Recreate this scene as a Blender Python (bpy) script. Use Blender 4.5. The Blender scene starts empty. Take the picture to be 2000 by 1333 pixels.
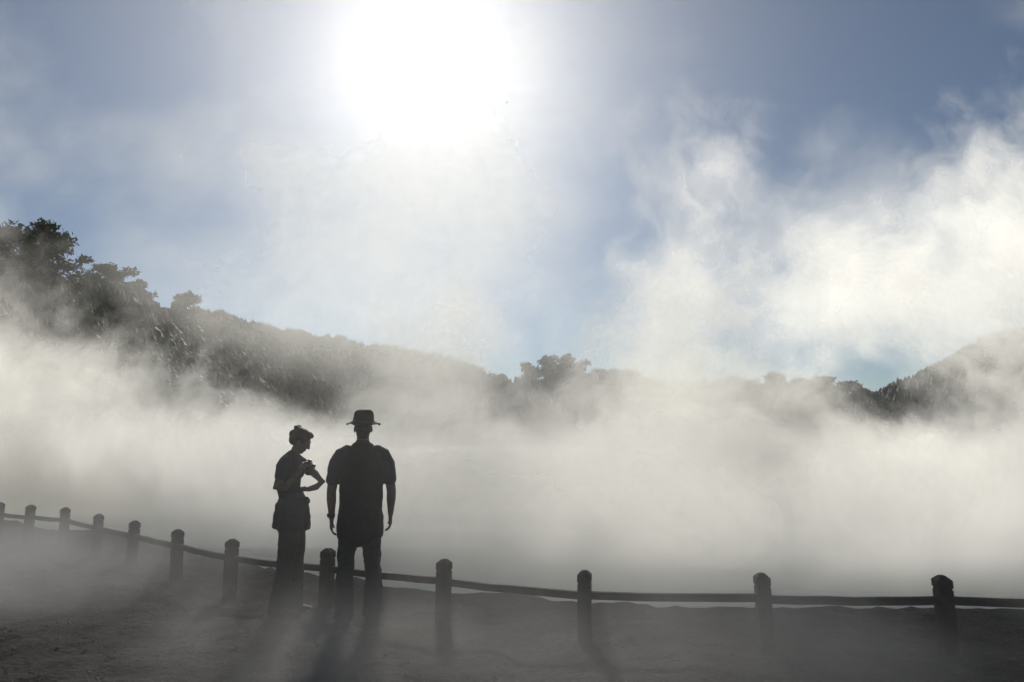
import bpy, bmesh, math, random, time
import numpy as np
from mathutils import Vector, Matrix, noise
T0=time.time()
scene=bpy.context.scene
random.seed(7); rng=np.random.default_rng(7)

# ---------------------------------------------------------------- helpers
def link(ob):
    scene.collection.objects.link(ob); return ob
def mesh_ob(name, verts, faces, mats=(), smooth=False, mat_idx=None):
    me=bpy.data.meshes.new(name); me.from_pydata([tuple(v) for v in verts],[],faces)
    for m in mats: me.materials.append(m)
    if mat_idx is not None: me.polygons.foreach_set('material_index',mat_idx)
    if smooth: me.polygons.foreach_set('use_smooth',[True]*len(me.polygons))
    me.update()
    return link(bpy.data.objects.new(name,me))

class S:
    """socket wrapper so node maths can be written as expressions"""
    def __init__(s,t,k): s.t=t; s.k=k
    def _m(s,op,*a,clamp=False):
        n=s.t.nodes.new('ShaderNodeMath'); n.operation=op; n.use_clamp=clamp
        for i,v in enumerate((s,)+a):
            if isinstance(v,S): s.t.links.new(v.k,n.inputs[i])
            else: n.inputs[i].default_value=v
        return S(s.t,n.outputs[0])
    def __add__(s,o): return s._m('ADD',o)
    __radd__=__add__
    def __mul__(s,o): return s._m('MULTIPLY',o)
    __rmul__=__mul__
    def __sub__(s,o): return s._m('SUBTRACT',o)
    def __rsub__(s,o): return (s*-1.0)+o
    def __truediv__(s,o): return s._m('DIVIDE',o)
    def __pow__(s,o): return s._m('POWER',o)
    def max(s,o): return s._m('MAXIMUM',o)
    def min(s,o): return s._m('MINIMUM',o)
    def sqrt(s): return s._m('SQRT')
    def ss(s,a,b,lo=0.0,hi=1.0):
        n=s.t.nodes.new('ShaderNodeMapRange'); n.interpolation_type='SMOOTHSTEP'
        s.t.links.new(s.k,n.inputs[0])
        for i,v in enumerate((a,b,lo,hi)): n.inputs[i+1].default_value=v
        return S(s.t,n.outputs[0])
def vec(t,x,y,z):
    n=t.nodes.new('ShaderNodeCombineXYZ')
    for i,v in enumerate((x,y,z)):
        if isinstance(v,S): t.links.new(v.k,n.inputs[i])
        else: n.inputs[i].default_value=v
    return S(t,n.outputs[0])
def nz(t,v,scale,detail=4,rough=.55,dist=0.0,color=False):
    n=t.nodes.new('ShaderNodeTexNoise'); t.links.new(v.k,n.inputs['Vector'])
    n.inputs['Scale'].default_value=scale; n.inputs['Detail'].default_value=detail
    n.inputs['Roughness'].default_value=rough; n.inputs['Distortion'].default_value=dist
    return S(t,n.outputs[1 if color else 0])
def sep(t,v):
    n=t.nodes.new('ShaderNodeSeparateXYZ'); t.links.new(v.k,n.inputs[0])
    return [S(t,n.outputs[i]) for i in range(3)]

def mat_basic(name,c1,c2,scale=5,rough=.85,bump=.3,bscale=None,detail=6,bdist=.02):
    m=bpy.data.materials.new(name); m.use_nodes=True; t=m.node_tree
    b=t.nodes['Principled BSDF']; b.inputs['Roughness'].default_value=rough
    b.inputs['Specular IOR Level'].default_value=.2
    tc=t.nodes.new('ShaderNodeTexCoord'); v=S(t,tc.outputs['Object'])
    f=nz(t,v,scale,detail,.6)
    r=t.nodes.new('ShaderNodeValToRGB'); t.links.new(f.k,r.inputs[0])
    r.color_ramp.elements[0].position=.35; r.color_ramp.elements[1].position=.65
    r.color_ramp.elements[0].color=(*c1,1); r.color_ramp.elements[1].color=(*c2,1)
    t.links.new(r.outputs[0],b.inputs['Base Color'])
    if bump:
        f2=nz(t,v,bscale or scale*4,5,.65)
        bp=t.nodes.new('ShaderNodeBump'); bp.inputs['Strength'].default_value=bump; bp.inputs['Distance'].default_value=bdist
        t.links.new(f2.k,bp.inputs['Height']); t.links.new(bp.outputs[0],b.inputs['Normal'])
    return m

M_ground=mat_basic('dark_soil',(.010,.008,.0062),(.062,.050,.040),2.3,.95,1.0,13,9,.11)
M_stone=mat_basic('pebble',(.035,.03,.025),(.14,.12,.10),9,.9,0)
M_wood=mat_basic('weathered_wood',(.03,.022,.015),(.065,.048,.034),9,.8,.5,40)
M_hill=mat_basic('forest_floor',(.02,.026,.014),(.055,.06,.03),.12,.95,0)
M_leaf=mat_basic('pine_needles',(.032,.042,.018),(.07,.078,.036),.8,.8,0,detail=2)
M_bark=mat_basic('bark',(.04,.03,.022),(.08,.06,.045),3,.9,0)
M_shirt=mat_basic('navy_cotton',(.016,.019,.026),(.028,.031,.04),6,.9,.3,30)
M_vest=mat_basic('vest_cloth',(.012,.011,.010),(.022,.02,.018),6,.85,.4,30)
M_trous=mat_basic('trouser_cloth',(.03,.028,.025),(.05,.046,.04),5,.9,.4,25)
M_jacket=mat_basic('jacket_cloth',(.035,.035,.032),(.065,.063,.056),5,.8,.4,25)
M_skin=mat_basic('skin',(.16,.09,.06),(.2,.115,.08),12,.6,.05)
M_hair=mat_basic('hair',(.018,.012,.008),(.045,.03,.02),30,.6,.6,80)
M_hat=mat_basic('hat_felt',(.05,.043,.032),(.08,.068,.05),12,.95,.3)
M_black=mat_basic('black_plastic',(.012,.012,.012),(.02,.02,.02),20,.4,0)
M_boot=mat_basic('boot_leather',(.02,.014,.01),(.04,.028,.02),12,.6,.2)

# lake
M_water=bpy.data.materials.new('lake_water'); M_water.use_nodes=True
t=M_water.node_tree; b=t.nodes['Principled BSDF']
b.inputs['Base Color'].default_value=(.40,.43,.35,1); b.inputs['Roughness'].default_value=.55
tc=t.nodes.new('ShaderNodeTexCoord'); f=nz(t,S(t,tc.outputs['Object']),2.2,3)
bp=t.nodes.new('ShaderNodeBump'); bp.inputs['Strength'].default_value=.25; bp.inputs['Distance'].default_value=.05
t.links.new(f.k,bp.inputs['Height']); t.links.new(bp.outputs[0],b.inputs['Normal'])

# ---------------------------------------------------------------- camera / light / sky
cam=bpy.data.cameras.new('camera'); cam.lens=24; cam.sensor_width=36; cam.clip_end=3000; cam.clip_start=.05
co=link(bpy.data.objects.new('camera',cam)); co.location=(0,0,1.6); co.rotation_euler=(math.radians(98),0,0)
scene.camera=co
SUN_EL=math.radians(29.7); SUN_AZ=math.radians(-7.3)
sd=Vector((math.sin(SUN_AZ)*math.cos(SUN_EL),math.cos(SUN_AZ)*math.cos(SUN_EL),math.sin(SUN_EL)))
sl=bpy.data.lights.new('sun','SUN'); sl.energy=4.4; sl.angle=math.radians(4); sl.color=(1,.96,.885)
so=link(bpy.data.objects.new('sun',sl)); so.rotation_euler=sd.to_track_quat('Z','Y').to_euler(); so.location=(0,0,40)
w=bpy.data.worlds.new('World'); scene.world=w; w.use_nodes=True
sky=w.node_tree.nodes.new('ShaderNodeTexSky'); sky.sky_type='NISHITA'; sky.sun_disc=False
sky.sun_elevation=SUN_EL; sky.sun_rotation=SUN_AZ; sky.air_density=1.0; sky.dust_density=0.0; sky.ozone_density=1.0; sky.altitude=1500
bg=w.node_tree.nodes['Background']; bg.inputs[1].default_value=.052
w.node_tree.links.new(sky.outputs[0],bg.inputs[0])
scene.view_settings.view_transform='Standard'; scene.view_settings.look='None'; scene.view_settings.exposure=0

# ---------------------------------------------------------------- ground & lake
POSTS=[(-11.9,13.2),(-10.7,12.65),(-9.5,12.0),(-8.26,11.29),(-7.49,10.87),(-6.68,10.48),(-5.665,9.60),(-4.76,8.84),(-3.806,8.03),
(-2.893,7.28),(-1.75,6.69),(-.594,6.115),(.569,5.615),(1.945,5.49),(3.288,5.41),(4.62,5.36),(5.95,5.34),(7.3,5.36)]
px_=[p[0] for p in POSTS]; py_=[p[1] for p in POSTS]
def fence_y(x): return float(np.interp(x,px_,py_))
def axis(lo,hi,step,far,growth=1.16):
    a=list(np.arange(lo,hi,step)); d=step
    v=a[-1]
    while v<far: d*=growth; v+=d; a.append(v)
    d=step; v=a[0]
    while v>-far: d*=growth; v-=d; a.insert(0,v)
    return a
xs=axis(-14,9,.09,900); ys=axis(0,14,.09,900)
def sst(a,b,x):
    k=min(1,max(0,(x-a)/(b-a))); return k*k*(3-2*k)
def gh(x,y):
    s=fence_y(x)+1.25+.35*noise.noise(Vector((x*.5,y*.2,3)))
    e=math.hypot((x-10)/125,(y-75)/75)
    basin=sst(0,1.3,y-s)*(1-sst(.93,1.02,e)) if y<60 else (1-sst(.93,1.02,e))
    near=1-sst(20,60,math.hypot(x,y-5))
    n=(.05*noise.noise(Vector((x*.8,y*.8,0)))+.04*noise.noise(Vector((x*2.6,y*2.6,5)))+.035*noise.noise(Vector((x*6,y*6,9))))*near
    return n-.7*basin
V=[(x,y,gh(x,y)) for y in ys for x in xs]; nx=len(xs)
F=[(j*nx+i,j*nx+i+1,(j+1)*nx+i+1,(j+1)*nx+i) for j in range(len(ys)-1) for i in range(nx-1)]
mesh_ob('ground',V,F,[M_ground],True)
n=96; V=[(10,75,-.24)]+[(10+128*math.cos(2*math.pi*i/n),75+77*math.sin(2*math.pi*i/n),-.24) for i in range(n)]
mesh_ob('lake_water',V,[(0,1+i,1+(i+1)%n) for i in range(n)],[M_water])
V=[];F=[]
for k in range(12000):
    x=random.uniform(-9,7); y=random.uniform(2.2,fence_y(x)+1.1)
    r=random.choice([.005,.007,.010,.014,.019]) if random.random()<.985 else .03
    z=gh(x,y); b0=len(V); a=random.random()*6
    for (dx,dy,dz) in ((1,0,0),(.3,.9,.1),(-.8,.5,0),(-.7,-.6,.1),(.4,-.9,0),(0,.1,.55)):
        q=random.uniform(.7,1.3)*r
        V.append((x+q*(dx*math.cos(a)-dy*math.sin(a)),y+q*(dx*math.sin(a)+dy*math.cos(a)),z+dz*q))
    F+=[(b0+i,b0+(i+1)%5,b0+5) for i in range(5)]
mesh_ob('gravel',V,F,[M_stone])

# ---------------------------------------------------------------- fence
bm=bmesh.new()
def box_pts(bm,rings):
    R=[[bm.verts.new(p) for p in r] for r in rings]
    for a,b_ in zip(R,R[1:]):
        for i in range(len(a)): bm.faces.new((a[i],a[(i+1)%len(a)],b_[(i+1)%len(a)],b_[i]))
    bm.faces.new(R[-1]); bm.faces.new(list(reversed(R[0])))
def octr(cx,cy,z,h,c,ang):
    p=[]
    for (sx,sy) in ((1,1),(-1,1),(-1,-1),(1,-1)):
        q=[(sx*h,sy*(h-c)),(sx*(h-c),sy*h)]
        if sx*sy<0: q.reverse()
        p+=q
    return [(cx+x*math.cos(ang)-y*math.sin(ang),cy+x*math.sin(ang)+y*math.cos(ang),z) for x,y in p]
for i,(x,y) in enumerate(POSTS):
    a=POSTS[max(0,i-1)]; b_=POSTS[min(len(POSTS)-1,i+1)]
    ang=math.atan2(b_[1]-a[1],b_[0]-a[0])+random.uniform(-.06,.06)
    h=.052; lean=(random.uniform(-.012,.012),random.uniform(-.008,.008))
    prof=[(-.3,h,.004),(.45,h,.004),(.455,h-.005,.004),(.465,h-.005,.004),(.47,h+.002,.004),(.522,h+.002,.005),(.552,h*.45,.004),(.556,h*.3,.003)]
    box_pts(bm,[octr(x+lean[0]*z*2,y+lean[1]*z*2,z,hh,c,ang) for z,hh,c in prof])
for (a,b_) in zip(POSTS,POSTS[1:]):
    A=Vector((*a,.365+random.uniform(-.006,.006))); B=Vector((*b_,.365+random.uniform(-.006,.006))); d=(B-A).normalized(); s=Vector((-d.y,d.x,0))
    A+=d*.045; B-=d*.045
    rings=[]
    for k in range(7):
        P=A.lerp(B,k/6); P.z-=.012*math.sin(math.pi*k/6)*random.uniform(.3,1)
        w_,h_,c=.024,.029,.006
        rings.append([P+s*sx+Vector((0,0,sz)) for sx,sz in ((w_,-h_+c),(w_,h_-c),(w_-c,h_),(-w_+c,h_),(-w_,h_-c),(-w_,-h_+c),(-w_+c,-h_),(w_-c,-h_))])
    box_pts(bm,rings)
me=bpy.data.meshes.new('wooden_fence'); bmesh.ops.recalc_face_normals(bm,faces=bm.faces); bm.to_mesh(me); bm.free()
me.materials.append(M_wood); link(bpy.data.objects.new('wooden_fence',me))

# ---------------------------------------------------------------- hills
def hill(name,ridge,foot,back,rows=26,sub=8,amp=1.0,seed=0):
    def interp(L,t):
        i=min(len(L)-2,int(t)); f=t-i; return Vector(L[i]).lerp(Vector(L[i+1]),f)
    N=(len(ridge)-1)*sub
    V=[]
    for j in range(N+1):
        t=j/sub; r=interp(ridge,t); f=interp(foot,t); b_=interp(back,t)
        for k in range(rows+1):
            s=k/rows
            if s<.7:
                q=s/.7; p=f.lerp(r,q); p.z=f.z+(r.z-f.z)*math.sin(q*math.pi/2)
                w_=math.sin(q*math.pi)
            else:
                q=(s-.7)/.3; p=r.lerp(b_,q); w_=.5*math.sin(q*math.pi)
            p.z+=amp*w_*(noise.noise(Vector((p.x*.06,p.y*.06,seed)))*3+noise.noise(Vector((p.x*.3,p.y*.3,seed)))*.8)
            V.append(p)
    F=[(j*(rows+1)+k,(j+1)*(rows+1)+k,(j+1)*(rows+1)+k+1,j*(rows+1)+k+1) for j in range(N) for k in range(rows)]
    mesh_ob(name,V,F,[M_hill],True)
    return V,rows,N
R1=[(-34,22,8.5),(-33,32,9.5),(-32.1,42,10.2),(-31.7,50,10.9),(-32,60,12),(-34.2,75,13.8),(-37.9,100,16.5),(-40.8,135,19.4),(-40.8,180,23),(-34.7,230,26.8),(-21,280,28),(0,320,23),(60,350,16)]
F1=[(p[0]*.6-1,20+(p[1]-20)*.42,-.9) for p in R1]
B1=[(p[0]-60,p[1]+40,-3) for p in R1]
H1=hill('hill',R1,F1,B1,seed=1)
R2=[(-60,215,1),(-17,190,12),(0,184,14.6),(26,176,14),(49,164,12.2),(62.6,152,10.6),(68,140,8.3),(70.8,132,5.2),(72.6,128,2),(80,126,-2)]
F2=[(p[0]*.8,p[1]*.72,-.9) for p in R2]; B2=[(p[0]*1.15,p[1]*1.3,-3) for p in R2]
H2=hill('hill',R2,F2,B2,rows=18,amp=.35,seed=4)
R3=[(100,275,2),(136,260,12.5),(144,260,16.8),(166,260,26.6),(181,260,35.5),(197,260,39.5),(230,255,43),(280,230,45)]
F3=[(p[0]*.75,p[1]*.72,-1) for p in R3]; B3=[(p[0]*1.3,p[1]*1.5,-3) for p in R3]
H3=hill('hill',R3,F3,B3,rows=20,amp=.8,seed=8)

# ---------------------------------------------------------------- trees
def tube_np(V,F,pts,seg=6):
    b0=len(V)
    for k,(p,r) in enumerate(pts):
        d=(pts[min(k+1,len(pts)-1)][0]-pts[max(k-1,0)][0]).normalized()
        s=d.orthogonal().normalized(); u=d.cross(s)
        for i in range(seg):
            a=2*math.pi*i/seg; V.append(p+s*(r*math.cos(a))+u*(r*math.sin(a)))
    for k in range(len(pts)-1):
        for i in range(seg):
            F.append((b0+k*seg+i,b0+k*seg+(i+1)%seg,b0+(k+1)*seg+(i+1)%seg,b0+(k+1)*seg+i))
def pine_tree(base,H,W,seed,leaf=.2,per=70,limbs=20,low=.25,csz=1.0):
    rd=random.Random(seed); V=[];F=[]
    base=Vector(base); lean=Vector((rd.uniform(-.06,.06),rd.uniform(-.06,.06),1))
    tp=[(base+lean*H*k/6*.95+Vector((rd.uniform(-1,1),rd.uniform(-1,1),0))*.012*H*(k>0)-Vector((0,0,.6 if k==0 else 0)),max(.02,.028*H*(1-k/6.3))) for k in range(7)]
    tube_np(V,F,tp,8)
    clumps=[]
    for i in range(limbs):
        q=low+(1-low)*(i+rd.random())/limbs; a=rd.random()*2*math.pi
        u_=(q-low)/(1-low)
        env=math.sin(min(1,.18+.8*u_)*math.pi)**.6
        L=W*.5*max(.25,env)*rd.uniform(.6,1.15)
        p0=base+lean*H*.9*q; d=Vector((math.cos(a),math.sin(a),rd.uniform(.05,.5))).normalized()
        p1=p0+d*L*.5; p2=p0+d*L+Vector((0,0,L*.12))
        tube_np(V,F,[(p0,.009*H),(p1,.006*H),(p2,.002*H)],5)
        for f,rr in ((1,.13),(.7,.15),(.4,.15)):
            if rd.random()<.92: clumps.append((p0.lerp(p2,f)+Vector((rd.uniform(-1,1),rd.uniform(-1,1),rd.uniform(-.4,.6)))*.06*W,W*rr*csz*rd.uniform(.6,1.25)))
    clumps.append((base+lean*H*.95,W*.1)); clumps.append((base+lean*H*.87,W*.16)); clumps.append((base+lean*H*.78,W*.2))
    nb=len(F)
    for c,r in clumps:
        for k in range(per):
            v=Vector((rd.gauss(0,1),rd.gauss(0,1),rd.gauss(0,.6)))
            v=v.normalized()*r*rd.random()**.45; v.z*=.7; p=c+v
            d=Vector((rd.gauss(0,1),rd.gauss(0,1),rd.gauss(.3,.8))).normalized(); s=d.orthogonal().normalized(); s.rotate(Matrix.Rotation(rd.random()*6.28,3,d))
            l=leaf*rd.uniform(.5,1.3); b0=len(V)
            V+= [p-s*l*.35,p+s*l*.35,p+d*l]
            F.append((b0,b0+1,b0+2))
    idx=[0]*nb+[1]*(len(F)-nb)
    return mesh_ob('pine_tree',V,F,[M_bark,M_leaf],False,idx)
for k,(b_,H,W) in enumerate([((-31.3,40,7.6),6.8,5.0),((-31.0,44,8.0),8.0,5.4),((-33.4,46,9),5.8,4.2),((-31.7,52,9.6),5.4,4.4),((-30.9,55,9.8),4.7,2.6),((-30.6,62,10.4),4.3,3.9),((-33.4,60,11),3.2,4),((-29.6,43,6.5),4.6,4.5),((-29.5,50,7.2),4.2,4.2),((-33,36,8),5.5,5)]):
    pine_tree(b_,H,W,20+k,leaf=.26,per=95,limbs=20,low=.2)
for k,(b_,H,W) in enumerate([((4.2,180,13.5),7.4,7),((9.0,182,13.5),9.8,8),((14.5,180,13.4),10.0,8.5),((18.5,178,13.4),7.8,7),((-4,184,12.5),5.5,6),((-9,186,12),7.4,5),((24,178,13.3),5.4,7),((11,174,12),7.5,9),((30,175,13),5.4,7)]):
    pine_tree(b_,H,W,60+k,leaf=.6,per=60,limbs=20,low=.05,csz=1.25)
for k,(b_,H,W) in enumerate([((52,160,10.5),4.5,7),((58,152,10),5,7),((62,146,9.4),4.4,6),((64.5,142,8.5),5.4,6),((67.8,138,7.2),5.2,6),((70,136,6),5.0,5.5),((72,134,4.2),5.2,5.5),((74,130,1.5),5.2,6),((66,138,5),4.5,7)]):
    pine_tree(b_,H,W,90+k,leaf=.55,per=60,limbs=18,low=.02,csz=1.25)
V=[];F=[]
def crown(p,h,w_,rd):
    for tr in range(3):
        z0=h*(.1+.27*tr); z1=min(h,z0+h*.5); r=w_*(1-.27*tr)*rd.uniform(.8,1.2); b0=len(V); a0=rd.random()*6
        V.append(p+Vector((rd.uniform(-.1,.1)*w_,rd.uniform(-.1,.1)*w_,z1)))
        m=7
        for i in range(m):
            q=r*rd.uniform(.55,1.25); a=a0+2*math.pi*i/m
            V.append(p+Vector((q*math.cos(a),q*math.sin(a),z0+rd.uniform(-.08,.08)*h)))
        for i in range(m): F.append((b0,b0+1+i,b0+1+(i+1)%m))
rd=random.Random(3)
def forest(Hd,n,kmin,kmax,jmin,jmax,h,ridge_n):
    Vh,rows,N=Hd
    for q in range(n+ridge_n):
        j=rd.uniform(jmin,jmax)*N; k=rd.uniform(kmin,kmax)*rows if q<n else .7*rows+rd.uniform(-.8,.5)
        j0=min(N-1,int(j)); k0=min(rows-1,max(0,int(k))); fj=j-j0; fk=k-k0
        g=lambda a,b_: Vh[a*(rows+1)+b_]
        p=g(j0,k0).lerp(g(j0+1,k0),fj).lerp(g(j0,k0+1).lerp(g(j0+1,k0+1),fj),fk)
        hh=h*rd.uniform(.5,1.3)*min(1.5,(.12+p.y/150))
        crown(p-Vector((0,0,.15*hh)),hh,hh*rd.uniform(.32,.5),rd)
forest(H1,5200,.08,.7,.0,.95,2.3,1500)
forest(H2,1500,.1,.7,.05,.9,2.6,450)
forest(H3,1400,.2,.7,.1,.98,3.2,300)
mesh_ob('distant_trees',V,F,[M_leaf])

# ---------------------------------------------------------------- people
def tube(bm,pts,ref=(1,0,0),seg=18,cap=True):
    P=[Vector(p[0]) for p in pts]; rings=[]
    ref=Vector(ref)
    def ring(c,d,ra,rb):
        s=(ref-d*ref.dot(d)); s=s.normalized() if s.length>1e-4 else d.orthogonal().normalized()
        u=d.cross(s)
        return [bm.verts.new(c+s*(ra*math.cos(2*math.pi*i/seg))+u*(rb*math.sin(2*math.pi*i/seg))) for i in range(seg)]
    for k in range(len(P)):
        d=(P[min(k+1,len(P)-1)]-P[max(k-1,0)]).normalized(); ra,rb=pts[k][1],pts[k][2]
        if cap and k==0:
            m=min(ra,rb); rings.append(ring(P[k]-d*m*.6,d,ra*.5,rb*.5)); rings.append(ring(P[k]-d*m*.35,d,ra*.85,rb*.85))
        rings.append(ring(P[k],d,ra,rb))
        if cap and k==len(P)-1:
            m=min(ra,rb); rings.append(ring(P[k]+d*m*.35,d,ra*.85,rb*.85)); rings.append(ring(P[k]+d*m*.6,d,ra*.5,rb*.5))
    for a,b_ in zip(rings,rings[1:]):
        for i in range(seg): bm.faces.new((a[i],a[(i+1)%seg],b_[(i+1)%seg],b_[i]))
    bm.faces.new(rings[-1]); bm.faces.new(list(reversed(rings[0])))
def ball(bm,c,r):
    m=Matrix.Translation(Vector(c))@Matrix.Diagonal((*r,1))
    bmesh.ops.create_uvsphere(bm,u_segments=20,v_segments=14,radius=1,matrix=m)
TEX=bpy.data.textures.new('cloth_folds','CLOUDS'); TEX.noise_scale=.09; TEX.noise_depth=2
def finish(name,bm,mat,parent,voxel=.009,smooth=3,folds=0):
    bmesh.ops.recalc_face_normals(bm,faces=bm.faces)
    me=bpy.data.meshes.new(name); bm.to_mesh(me); bm.free(); me.materials.append(mat)
    ob=link(bpy.data.objects.new(name,me)); ob.parent=parent
    if voxel:
        r=ob.modifiers.new('remesh','REMESH'); r.mode='VOXEL'; r.voxel_size=voxel; r.use_smooth_shade=True
        s=ob.modifiers.new('smooth','SMOOTH'); s.iterations=smooth; s.factor=.6
    if folds:
        d=ob.modifiers.new('folds','DISPLACE'); d.texture=TEX; d.strength=folds; d.texture_coords='GLOBAL'; d.mid_level=.5
    return ob
def hand(bm,wrist,d,palm_n,thumb_side,curl=.5,sc=1.0):
    d=Vector(d).normalized(); n_=Vector(palm_n); n_=(n_-d*n_.dot(d)).normalized(); s=d.cross(n_)
    if s.dot(Vector(thumb_side))<0: s=-s
    w0=Vector(wrist)
    tube(bm,[(w0,.026*sc,.018*sc),(w0+d*.03*sc,.034*sc,.017*sc),(w0+d*.065*sc,.041*sc,.016*sc),(w0+d*.09*sc,.040*sc,.013*sc)],ref=s,seg=14)
    for i,(off,L) in enumerate(((.031,.072),(.0105,.08),(-.0105,.074),(-.031,.058))):
        p=w0+d*.088*sc+s*off*sc; dd=(d+s*(off*1.2)).normalized(); pts=[(p,.0095*sc,.0095*sc)]
        ang=0
        for q,fr in enumerate((.42,.32,.26)):
            ang+=curl*(.5+.28*q)+.04*i
            v=dd*math.cos(ang)+n_*math.sin(ang); p=p+v*L*fr*sc
            r=(.009-.0009*q)*sc; pts.append((p,r,r))
        tube(bm,pts,ref=s,seg=9)
    p=w0+d*.025*sc+s*.026*sc; pts=[(p,.013*sc,.013*sc)]
    for v,L,r in (((d*.7+s*.7+n_*.25),.035,.011),((d*.9+s*.3+n_*.35),.03,.0095),((d*.95+n_*.45),.024,.008)):
        p=p+v.normalized()*L*sc; pts.append((p,r*sc,r*sc))
    tube(bm,pts,ref=s,seg=9)
def head(bm,c,fwd,up,sc=1.0):
    f=Vector(fwd).normalized(); u=Vector(up); u=(u-f*u.dot(f)).normalized(); r=f.cross(u)
    M=Matrix((( r.x,f.x,u.x,c[0]),(r.y,f.y,u.y,c[1]),(r.z,f.z,u.z,c[2]),(0,0,0,1)))
    def bl(p,rad): bmesh.ops.create_uvsphere(bm,u_segments=20,v_segments=14,radius=1,matrix=M@Matrix.Translation(Vector(p)*sc)@Matrix.Diagonal((rad[0]*sc,rad[1]*sc,rad[2]*sc,1)))
    bl((0,-.008,.025),(.073,.092,.085)); bl((0,.03,-.035),(.058,.06,.07)); bl((0,.05,-.088),(.034,.035,.025)); bl((0,.012,-.07),(.055,.05,.035))
    bl((0,.078,.028),(.05,.018,.014)); bl((0,.092,-.012),(.011,.02,.026)); bl((0,.105,-.026),(.014,.014,.012))
    bl((0,.086,-.055),(.022,.01,.007)); bl((0,.083,-.066),(.02,.01,.007))
    for sx in (-1,1):
        bl((sx*.03,.074,.006),(.014,.012,.010)); bl((sx*.076,-.006,-.008),(.009,.018,.031)); bl((sx*.045,.052,-.02),(.02,.025,.02))
    return M

# ---- man
man=link(bpy.data.objects.new('man',None)); man.location=(-1.345,6.22,.0); man.rotation_euler=(0,0,math.radians(10))
bm=bmesh.new()
tube(bm,[((0,.0,.90),.185,.125),((0,0,1.0),.18,.125),((0,.0,1.12),.185,.13),((0,0,1.25),.2,.135),((0,-.005,1.36),.21,.135),((0,-.01,1.44),.195,.12),((0,-.01,1.495),.14,.095),((0,-.005,1.535),.075,.075)])
for sx in (-1,1):
    tube(bm,[((sx*.12,-.01,1.465),.07,.075),((sx*.185,-.01,1.44),.068,.075),((sx*.225,-.01,1.36),.066,.08),((sx*.243,-.005,1.27),.062,.075),((sx*.25,.0,1.215),.064,.078)],ref=(1,0,.2))
finish('shirt',bm,M_shirt,man,folds=.014)
bm=bmesh.new()
tube(bm,[((0,.005,.735),.205,.15),((0,.005,.80),.207,.155),((0,.0,.92),.198,.15),((0,0,1.02),.19,.142),((0,0,1.15),.192,.145),((0,-.01,1.28),.2,.15),((0,-.015,1.38),.19,.148),((0,-.015,1.45),.155,.125),((0,-.01,1.50),.11,.1)])
for sx in (-1,1):
    tube(bm,[((sx*.105,-.09,1.40),.035,.02),((sx*.11,-.06,1.49),.035,.02),((sx*.11,.03,1.50),.035,.02),((sx*.105,.12,1.42),.035,.02)],ref=(1,0,0),seg=12)
    ball(bm,(sx*.1,-.13,.93),(.075,.035,.09))
tube(bm,[((-.06,-.06,1.52),.02,.02),((0,-.085,1.53),.02,.02),((.06,-.06,1.52),.02,.02)],ref=(0,0,1),seg=10)
finish('vest',bm,M_vest,man,folds=.018)
bm=bmesh.new()
tube(bm,[((0,0,.80),.165,.125),((0,0,.92),.17,.125)])
for sx,fx,fy in ((-1,-.12,.0),(1,.125,.05)):
    tube(bm,[((sx*.088,0,.86),.1,.125),((sx*.1,0,.72),.088,.112),((sx*.11,.01,.58),.078,.098),((sx*.115,.015,.48),.074,.088),((fx,fy-.01,.36),.076,.088),((fx,fy-.01,.22),.079,.088),((fx,fy-.005,.1),.082,.092),((fx,fy,.055),.083,.1)],ref=(1,0,0))
finish('trousers',bm,M_trous,man,folds=.032)
bm=bmesh.new()
for fx,fy,ax in ((-.12,.0,-.12),(.125,.05,.28)):
    d=Vector((ax,1,0)).normalized(); c=Vector((fx,fy,0))
    tube(bm,[(c-d*.085+Vector((0,0,.045)),.038,.042),(c+Vector((0,0,.05)),.045,.05),(c+d*.09+Vector((0,0,.038)),.05,.038),(c+d*.165+Vector((0,0,.03)),.042,.028)],ref=(1,0,0))
    tube(bm,[(c+Vector((0,0,.05)),.05,.055),(c+Vector((0,0,.14)),.05,.055)])
    tube(bm,[(c-d*.1+Vector((0,0,.008)),.04,.012),(c+Vector((0,0,.008)),.045,.012),(c+d*.1+Vector((0,0,.008)),.055,.012),(c+d*.175+Vector((0,0,.01)),.042,.012)],ref=(1,0,0))
finish('boots',bm,M_boot,man,voxel=.007,smooth=2)
bm=bmesh.new()
for sx,el,wr in ((-1,(-.258,-.01,1.12),(-.25,.02,.885)),(1,(.265,-.005,1.12),(.262,.045,.91))):
    el=Vector(el); wr=Vector(wr)
    tube(bm,[((sx*.215,-.005,1.36),.05,.05),((sx*.245,-.005,1.24),.047,.05),(el,.041,.043),(el.lerp(wr,.3),.042,.042),(el.lerp(wr,.7),.031,.033),(wr,.024,.028)])
    hand(bm,wr,(0,.12,-1),(-sx,.15,0),(0,1,0),curl=.45)
finish('arms',bm,M_skin,man,voxel=.0055,smooth=2)
bm=bmesh.new(); tube(bm,[((-.25,.015,.905),.031,.034),((-.2505,.012,.925),.031,.034)]); ball(bm,(-.283,.01,.915),(.009,.02,.02))
finish('watch',bm,M_black,man,voxel=.005)
bm=bmesh.new()
tube(bm,[((0,-.005,1.47),.07,.065),((0,.0,1.53),.058,.06),((0,.012,1.60),.056,.062)])
head(bm,(0,.02,1.675),(.05,1,-.08),(0,0,1))
finish('head',bm,M_skin,man,voxel=.006,smooth=2)
bm=bmesh.new(); ball(bm,(0,.005,1.685),(.079,.094,.078)); ball(bm,(0,-.04,1.63),(.06,.05,.05))
finish('hair',bm,M_hair,man,voxel=.007)
bm=bmesh.new()
seg=40
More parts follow.
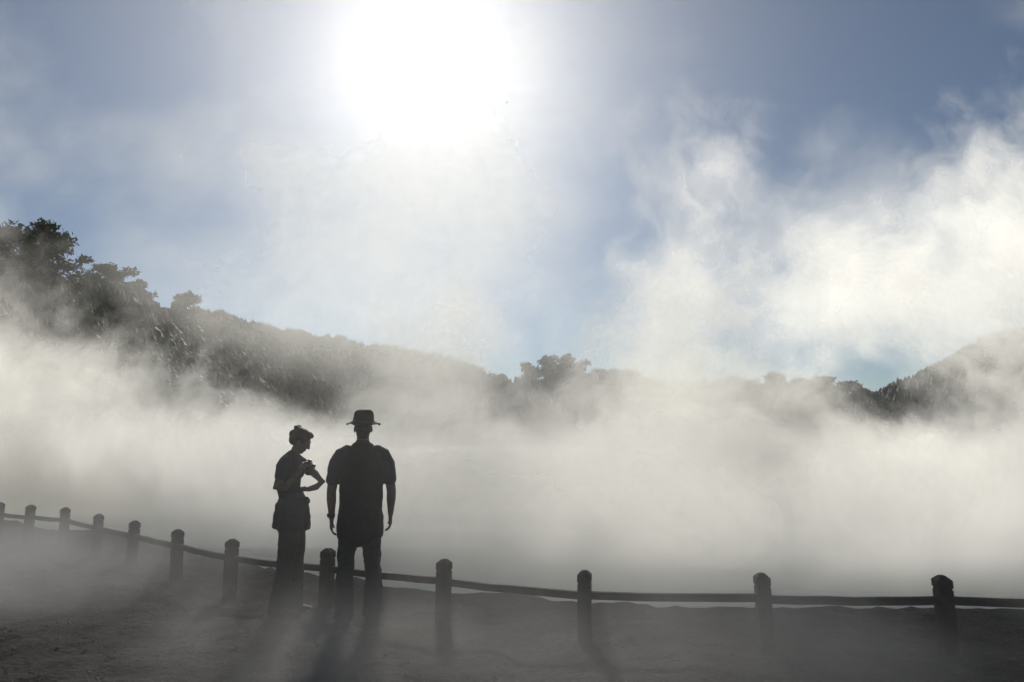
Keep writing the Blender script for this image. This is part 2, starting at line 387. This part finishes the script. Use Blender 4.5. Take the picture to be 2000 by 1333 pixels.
def hatring(z,rx,ry,wav=0,cx=0):
    return [bm.verts.new((rx*math.cos(2*math.pi*i/seg),.015+ry*math.sin(2*math.pi*i/seg),z+wav*(math.cos(4*math.pi*i/seg)))) for i in range(seg)]
prof=[(1.705,.08,.095,0),(1.722,.11,.125,.001),(1.714,.138,.148,.002),(1.712,.146,.153,.002),(1.719,.147,.154,.002),(1.729,.12,.132,.001),(1.744,.094,.107,0),(1.77,.090,.104,0),(1.80,.088,.100,0),(1.824,.082,.092,0),(1.840,.066,.076,0),(1.846,.038,.048,0)]
R=[hatring(*p) for p in prof]
for a,b_ in zip(R,R[1:]):
    for i in range(seg): bm.faces.new((a[i],a[(i+1)%seg],b_[(i+1)%seg],b_[i]))
bm.faces.new(R[-1]); bm.faces.new(list(reversed(R[0])))
for p in (-.143,.143): ball(bm,(p,.015,1.715),(.010,.026,.012))
finish('hat',bm,M_hat,man,voxel=.005,smooth=2,folds=.014)
bm=bmesh.new(); tube(bm,[((0,.015,1.750),.0955,.1095),((0,.015,1.766),.0935,.1075)],seg=30,cap=False); finish('hat_band',bm,M_hat,man,voxel=0)

# ---- woman
wo=link(bpy.data.objects.new('woman',None)); wo.location=(-2.035,6.5,.0)
bm=bmesh.new()
tube(bm,[((.0,0,.93),.115,.15),((-.02,0,1.02),.10,.135),((-.045,0,1.12),.10,.135),((-.06,0,1.22),.112,.15),((-.055,0,1.32),.108,.165),((-.035,0,1.39),.085,.155),((-.015,0,1.435),.06,.09)],ref=(1,0,0))
ball(bm,(.015,-.065,1.27),(.06,.06,.06)); ball(bm,(.015,.065,1.27),(.06,.06,.06))
tube(bm,[((-.045,-.13,1.385),.055,.055),((-.06,-.185,1.33),.056,.056),((-.07,-.2,1.24),.05,.052)],ref=(1,0,0))
tube(bm,[((-.02,.13,1.385),.055,.055),((.02,.185,1.34),.056,.054),((.08,.215,1.27),.05,.05)],ref=(1,0,0))
finish('shirt',bm,M_shirt,wo,folds=.012)
bm=bmesh.new()
tube(bm,[((-.06,-.19,1.27),.042,.042),((-.09,-.21,1.14),.036,.037),((-.035,-.19,1.135),.034,.034),((.03,-.12,1.24),.029,.03),((.075,-.055,1.315),.023,.026)],ref=(0,1,0))
hand(bm,(.078,-.05,1.32),(.5,.55,.35),(.2,.8,-.3),(-.3,.2,1),curl=.75,sc=.9)
tube(bm,[((.05,.2,1.31),.04,.04),((.13,.235,1.24),.036,.036),((.196,.235,1.17),.033,.034),((.16,.17,1.125),.031,.031),((.105,.09,1.11),.024,.026)],ref=(0,0,1))
hand(bm,(.1,.085,1.11),(-.75,-.6,.05),(-.2,-.6,-.4),(0,0,1),curl=.7,sc=.9)
finish('arms',bm,M_skin,wo,voxel=.0055,smooth=2)
bm=bmesh.new()
bmesh.ops.create_cube(bm,size=1,matrix=Matrix.Translation((.115,.03,1.335))@Matrix.Rotation(.4,4,'Y')@Matrix.Diagonal((.05,.115,.072,1)))
bmesh.ops.create_cone(bm,cap_ends=True,segments=24,radius1=.03,radius2=.032,depth=.05,matrix=Matrix.Translation((.15,.035,1.322))@Matrix.Rotation(math.pi/2+.4,4,'Y'))
bmesh.ops.create_cube(bm,size=1,matrix=Matrix.Translation((.13,.03,1.378))@Matrix.Rotation(.4,4,'Y')@Matrix.Diagonal((.035,.04,.022,1)))
finish('camera_body',bm,M_black,wo,voxel=.004,smooth=1)
bm=bmesh.new()
tube(bm,[((-.0,0,.80),.15,.18),((-.0,0,.86),.152,.185),((-.005,0,.95),.135,.175),((-.01,0,1.01),.12,.155),((-.01,0,1.04),.115,.15)],ref=(1,0,0))
tube(bm,[((.105,-.02,1.02),.03,.04),((.135,-.03,.93),.035,.045),((.15,-.03,.82),.03,.05),((.155,-.03,.765),.022,.05)],ref=(1,0,0))
tube(bm,[((-.1,0,.98),.05,.13),((-.125,0,.86),.04,.15),((-.13,0,.79),.03,.15)],ref=(1,0,0))
ball(bm,(.12,-.04,1.015),(.045,.05,.035))
finish('jacket',bm,M_jacket,wo,folds=.035)
bm=bmesh.new()
tube(bm,[((0,0,.82),.12,.155),((0,0,.93),.12,.15)],ref=(1,0,0))
for sy,fx,kx in ((-1,-.045,-.02),(1,.02,.02)):
    tube(bm,[((0,sy*.075,.86),.11,.09),((.0,sy*.08,.72),.098,.085),((kx+.005,sy*.08,.55),.082,.075),((kx,sy*.08,.45),.076,.072),((fx,sy*.08,.28),.080,.076),((fx-.015,sy*.08,.12),.094,.085),((fx-.02,sy*.08,.05),.102,.09)],ref=(1,0,0))
finish('trousers',bm,M_trous,wo,folds=.024)
bm=bmesh.new()
for sy,fx in ((-1,-.06),(1,.005)):
    c=Vector((fx,sy*.08,0)); d=Vector((1,sy*.12,0)).normalized()
    tube(bm,[(c-d*.05+Vector((0,0,.04)),.034,.038),(c+d*.04+Vector((0,0,.045)),.038,.042),(c+d*.12+Vector((0,0,.032)),.042,.03),(c+d*.175+Vector((0,0,.024)),.036,.022)],ref=(0,1,0))
finish('shoes',bm,M_boot,wo,voxel=.007,smooth=2)
bm=bmesh.new()
tube(bm,[((-.03,0,1.40),.055,.06),((-.005,0,1.45),.046,.048),((.02,0,1.51),.046,.048)],ref=(1,0,0))
hf=Vector((.86,.14,-.52)); hu=Vector((.52,0,.86))
HM=head(bm,(.045,0,1.565),hf,hu,.95)
finish('head',bm,M_skin,wo,voxel=.006,smooth=2)
bm=bmesh.new()
def hb(p,r): bmesh.ops.create_uvsphere(bm,u_segments=20,v_segments=14,radius=1,matrix=HM@Matrix.Translation(p)@Matrix.Diagonal((*r,1)))
hb((0,-.018,.036),(.081,.094,.083)); hb((0,-.055,-.01),(.062,.055,.065)); hb((0,-.095,.02),(.045,.036,.042)); hb((0,-.025,.085),(.06,.065,.032)); hb((.0,.035,.085),(.062,.05,.032))
for k in range(14):
    a=rd.uniform(0,6.28); hb((.05*math.cos(a),-.05+.05*math.sin(a),.05+rd.uniform(-.03,.05)),(.022,.024,.02))
finish('hair',bm,M_hair,wo,voxel=.006,folds=.01)

# ---------------------------------------------------------------- steam
# each bank of steam is an undulating sheet; the large-scale cover of each is stored on its vertices,
# the fine billows come from 3-D noise in the material
PL=[((-13,18,2.4),(4.8,7,3.5)),((-1.8,17,2.5),(2.4,6,3.2)),((4.6,19,3.2),(3.6,6,4.2)),((4.8,19,5.4),(3.3,6,4.3)),
    ((14.8,20,6.0),(4.6,6,5.2)),((9.3,20,5.9),(4.4,5,2.5)),((17.5,18,2.6),(5.8,6,5.2))]
def fbm(v,o=4,r=.58):
    a=0;k=1;s=0
    for i in range(o): a+=noise.noise(v)*k; s+=k; v=v*2.03+Vector((3.1,1.7,5.3)); k*=r
    return a/s
def sheet_mat(name,k,ns,na,det,gain,width,lowgain,col=(.80,.785,.75)):
    m=bpy.data.materials.new(name); m.use_nodes=True; t=m.node_tree; t.nodes.clear()
    o=t.nodes.new('ShaderNodeOutputMaterial'); mx=t.nodes.new('ShaderNodeMixShader')
    tr=t.nodes.new('ShaderNodeBsdfTransparent'); tl=t.nodes.new('ShaderNodeBsdfTranslucent'); tl.inputs[0].default_value=(*col,1)
    ge=t.nodes.new('ShaderNodeNewGeometry'); p=S(t,ge.outputs['Position'])
    at=t.nodes.new('ShaderNodeAttribute'); at.attribute_name='cover'
    A,B,Z=sep(t,S(t,at.outputs['Vector']))
    aw=t.nodes.new('ShaderNodeAttribute'); aw.attribute_name='warp'
    va=t.nodes.new('ShaderNodeVectorMath'); va.operation='ADD'; t.links.new(p.k,va.inputs[0]); t.links.new(aw.outputs['Vector'],va.inputs[1])
    n2=nz(t,S(t,va.outputs[0]),ns,det,.6)-.5
    f=(A+n2*na).ss(0,width)*gain
    low=(B+n2*(na*.7)).ss(-.1,.9)*lowgain
    d=f.max(low)*Z
    n=t.nodes.new('ShaderNodeMath'); n.operation='EXPONENT'; t.links.new((d*-k).k,n.inputs[0])
    a=1.0-S(t,n.outputs[0])
    t.links.new(a.k,mx.inputs[0]); t.links.new(tr.outputs[0],mx.inputs[1]); t.links.new(tl.outputs[0],mx.inputs[2])
    t.links.new(mx.outputs[0],o.inputs['Surface']); return m
def add_attrs(ob,cov,warp):
    me=ob.data
    a=me.attributes.new('cover','FLOAT_VECTOR','POINT'); a.data.foreach_set('vector',np.array(cov,dtype=np.float32).ravel())
    a=me.attributes.new('warp','FLOAT_VECTOR','POINT'); a.data.foreach_set('vector',np.array(warp,dtype=np.float32).ravel())
M_bank=sheet_mat('steam_bank',1.5,.75,1.15,4,.9,1.5,.95)
VV=[];FF=[];CV=[];WP=[]
def sheet(yf,x0,x1,z1,step=.3,seed=0,zmax=None,z0=.35):
    nx_=int((x1-x0)/step); nz_=int((z1+.25)/step); b0=len(VV); keep=[]
    for j in range(nz_+1):
        for i in range(nx_+1):
            x=x0+i*step; z=-.25+j*step
            y=yf(x)+.8*fbm(Vector((x*.16,z*.2,seed)),2,.4)
            n1=fbm(Vector((x*.2,y*.12,z*.2+seed*.3)))
            f=max(1-math.sqrt(sum(((q-c_)/r_)**2 for q,c_,r_ in zip((x,y,z),c,r))) for c,r in PL)+n1*1.1+.13
            lo=1-z/2.1+n1*1.0
            if zmax: f=-2
            ed=sst(x0,x0+2,x)*(1-sst(x1-2,x1,x))*(1-sst(z1-1,z1,z))
            VV.append((x,y,z)); CV.append((f,lo,sst(-.3,z0,z)*ed)); WP.append((n1*3.0,0,-n1*1.8))
            keep.append(f>-.65 or lo>-.55)
    for j in range(nz_):
        for i in range(nx_):
            q=(j*(nx_+1)+i,j*(nx_+1)+i+1,(j+1)*(nx_+1)+i+1,(j+1)*(nx_+1)+i)
            if any(keep[v] for v in q): FF.append(tuple(v+b0 for v in q))
sheet(lambda x:fence_y(x)+2.1+.05*abs(x),-12.5,12,2.8,seed=3.3,zmax=1,z0=.5)
sheet(lambda x:10.6-.30*x+.016*x*x,-14,15,4.2,seed=7.3,zmax=1)
sheet(lambda x:14.2-.10*x,-17,18,10,seed=14.6)
sheet(lambda x:17.2,-22,22,13,seed=21.9)
sheet(lambda x:20.5,-26,27,13,seed=29.2)
sheet(lambda x:26,-30,32,4.5,seed=36.5,zmax=1)
o=mesh_ob('steam',VV,FF,[M_bank],True); add_attrs(o,CV,WP)
M_wisp=sheet_mat('steam_wisp',1.0,.28,.26,4,1,.75,0)
V=[];F=[];CV=[];WP=[];nx_,nz_=130,52
for j in range(nz_+1):
    for i in range(nx_+1):
        x=-82+164*i/nx_; z=-.2+46*j/nz_
        y=36+.1*z+2*noise.noise(Vector((x*.05,z*.06,2)))-.0028*x*x
        n1=fbm(Vector(((x+z*.5)*.06,y*.06,(z-x*.25)*.06)),4,.55)
        lt=sst(-27,-15,x)                       # clearer air in front of the left tree stand
        cov=-.02+.13*sst(0,1,x/-80+.5)*max(lt,sst(11,17,z))+(-.07+.25*sst(3.5,9,z)*max(.3,lt))*(1-sst(11,28,z))
        cov+=.16*sst(0,1,1-math.sqrt(((x+7)/20)**2+((z-14)/13)**2))
        cov+=.15*sst(0,1,1-math.sqrt(((x-34)/14)**2+((z-30)/9)**2))
        V.append((x,y,z)); CV.append((n1*.7+.03+cov,-1,sst(-80,-60,x)*(1-sst(60,80,x))*sst(0,3,z))); WP.append((n1*4,0,-n1*3))
F=[(j*(nx_+1)+i,j*(nx_+1)+i+1,(j+1)*(nx_+1)+i+1,(j+1)*(nx_+1)+i) for j in range(nz_) for i in range(nx_)]
o=mesh_ob('steam',V,F,[M_wisp],True); add_attrs(o,CV,WP)

def vol_mat(name,k,g,col=(1,.985,.955),attr=False):
    m=bpy.data.materials.new(name); m.use_nodes=True; t=m.node_tree; t.nodes.clear()
    o=t.nodes.new('ShaderNodeOutputMaterial'); sc=t.nodes.new('ShaderNodeVolumeScatter')
    sc.inputs['Density'].default_value=k; sc.inputs['Anisotropy'].default_value=g; sc.inputs['Color'].default_value=(*col,1)
    if attr:
        at=t.nodes.new('ShaderNodeAttribute'); at.attribute_name='density'
        t.links.new((S(t,at.outputs['Fac'])*k).k,sc.inputs['Density'])
    t.links.new(sc.outputs[0],o.inputs['Volume']); return m
bm=bmesh.new(); g=bmesh.ops.create_icosphere(bm,subdivisions=4,radius=1)
for v in g['verts']: v.co=Vector((-14+v.co.x*130,96+v.co.y*52,30+v.co.z*95))
me=bpy.data.meshes.new('haze'); bm.to_mesh(me); bm.free(); me.materials.append(vol_mat('high_haze',.00088,.79)); link(bpy.data.objects.new('haze',me))
# patchy mist drifting over the ground
def steam(name,lo,hi,vox,step,mat,fn):
    ng=bpy.data.node_groups.new(name,'GeometryNodeTree')
    ng.interface.new_socket('Geometry',in_out='INPUT',socket_type='NodeSocketGeometry')
    ng.interface.new_socket('Geometry',in_out='OUTPUT',socket_type='NodeSocketGeometry')
    out=ng.nodes.new('NodeGroupOutput'); vc=ng.nodes.new('GeometryNodeVolumeCube')
    pos=S(ng,ng.nodes.new('GeometryNodeInputPosition').outputs[0])
    d=fn(ng,pos)
    ng.links.new(d.k,vc.inputs['Density'])
    vc.inputs['Min'].default_value=lo; vc.inputs['Max'].default_value=hi
    for ax,(a,b_) in zip('XYZ',zip(lo,hi)): vc.inputs['Resolution '+ax].default_value=max(2,int(round((b_-a)/vox)))
    sm=ng.nodes.new('GeometryNodeSetMaterial'); sm.inputs['Material'].default_value=mat
    ng.links.new(vc.outputs[0],sm.inputs[0]); ng.links.new(sm.outputs[0],out.inputs[0])
    vd=bpy.data.volumes.new(name); ob=link(bpy.data.objects.new(name,vd)); vd.materials.append(mat)
    vd.render.step_size=step
    m=ob.modifiers.new('steam','NODES'); m.node_group=ng
    return ob
def ell(x,y,z,c,r):
    dx=(x-c[0])*(1/r[0]); dy=(y-c[1])*(1/r[1]); dz=(z-c[2])*(1/r[2])
    return 1.0-(dx*dx+dy*dy+dz*dz).sqrt()
def mist(t,p):
    x,y,z=sep(t,p)
    n1=nz(t,vec(t,x,y,z*1.4),.7,4,.58,.4)
    hgt=(1.0-z*(1/.95)+(n1-.5)*1.8).ss(0,1)
    a=ell(x,y,z,(-6.5,8.0,.2),(5.5,3,1.6)).max(ell(x,y,z,(.4,4.4,.2),(2.0,2.4,1.5))).ss(-.2,.7)
    pt=(n1+a*.22-.085).ss(.43,.66)
    return (hgt*pt+z.ss(1.5,2.2,.06,0))*x.ss(-12,-10)*x.ss(8,9.5,1,0)*y.ss(2.4,4.0)*y.ss(8,11.5,1,0)
steam('ground_mist',(-12,2.4,-.1),(9.5,11.6,2.2),.13,.7,vol_mat('ground_mist',.30,.5,attr=True),mist)
print('BUILD',time.time()-T0)
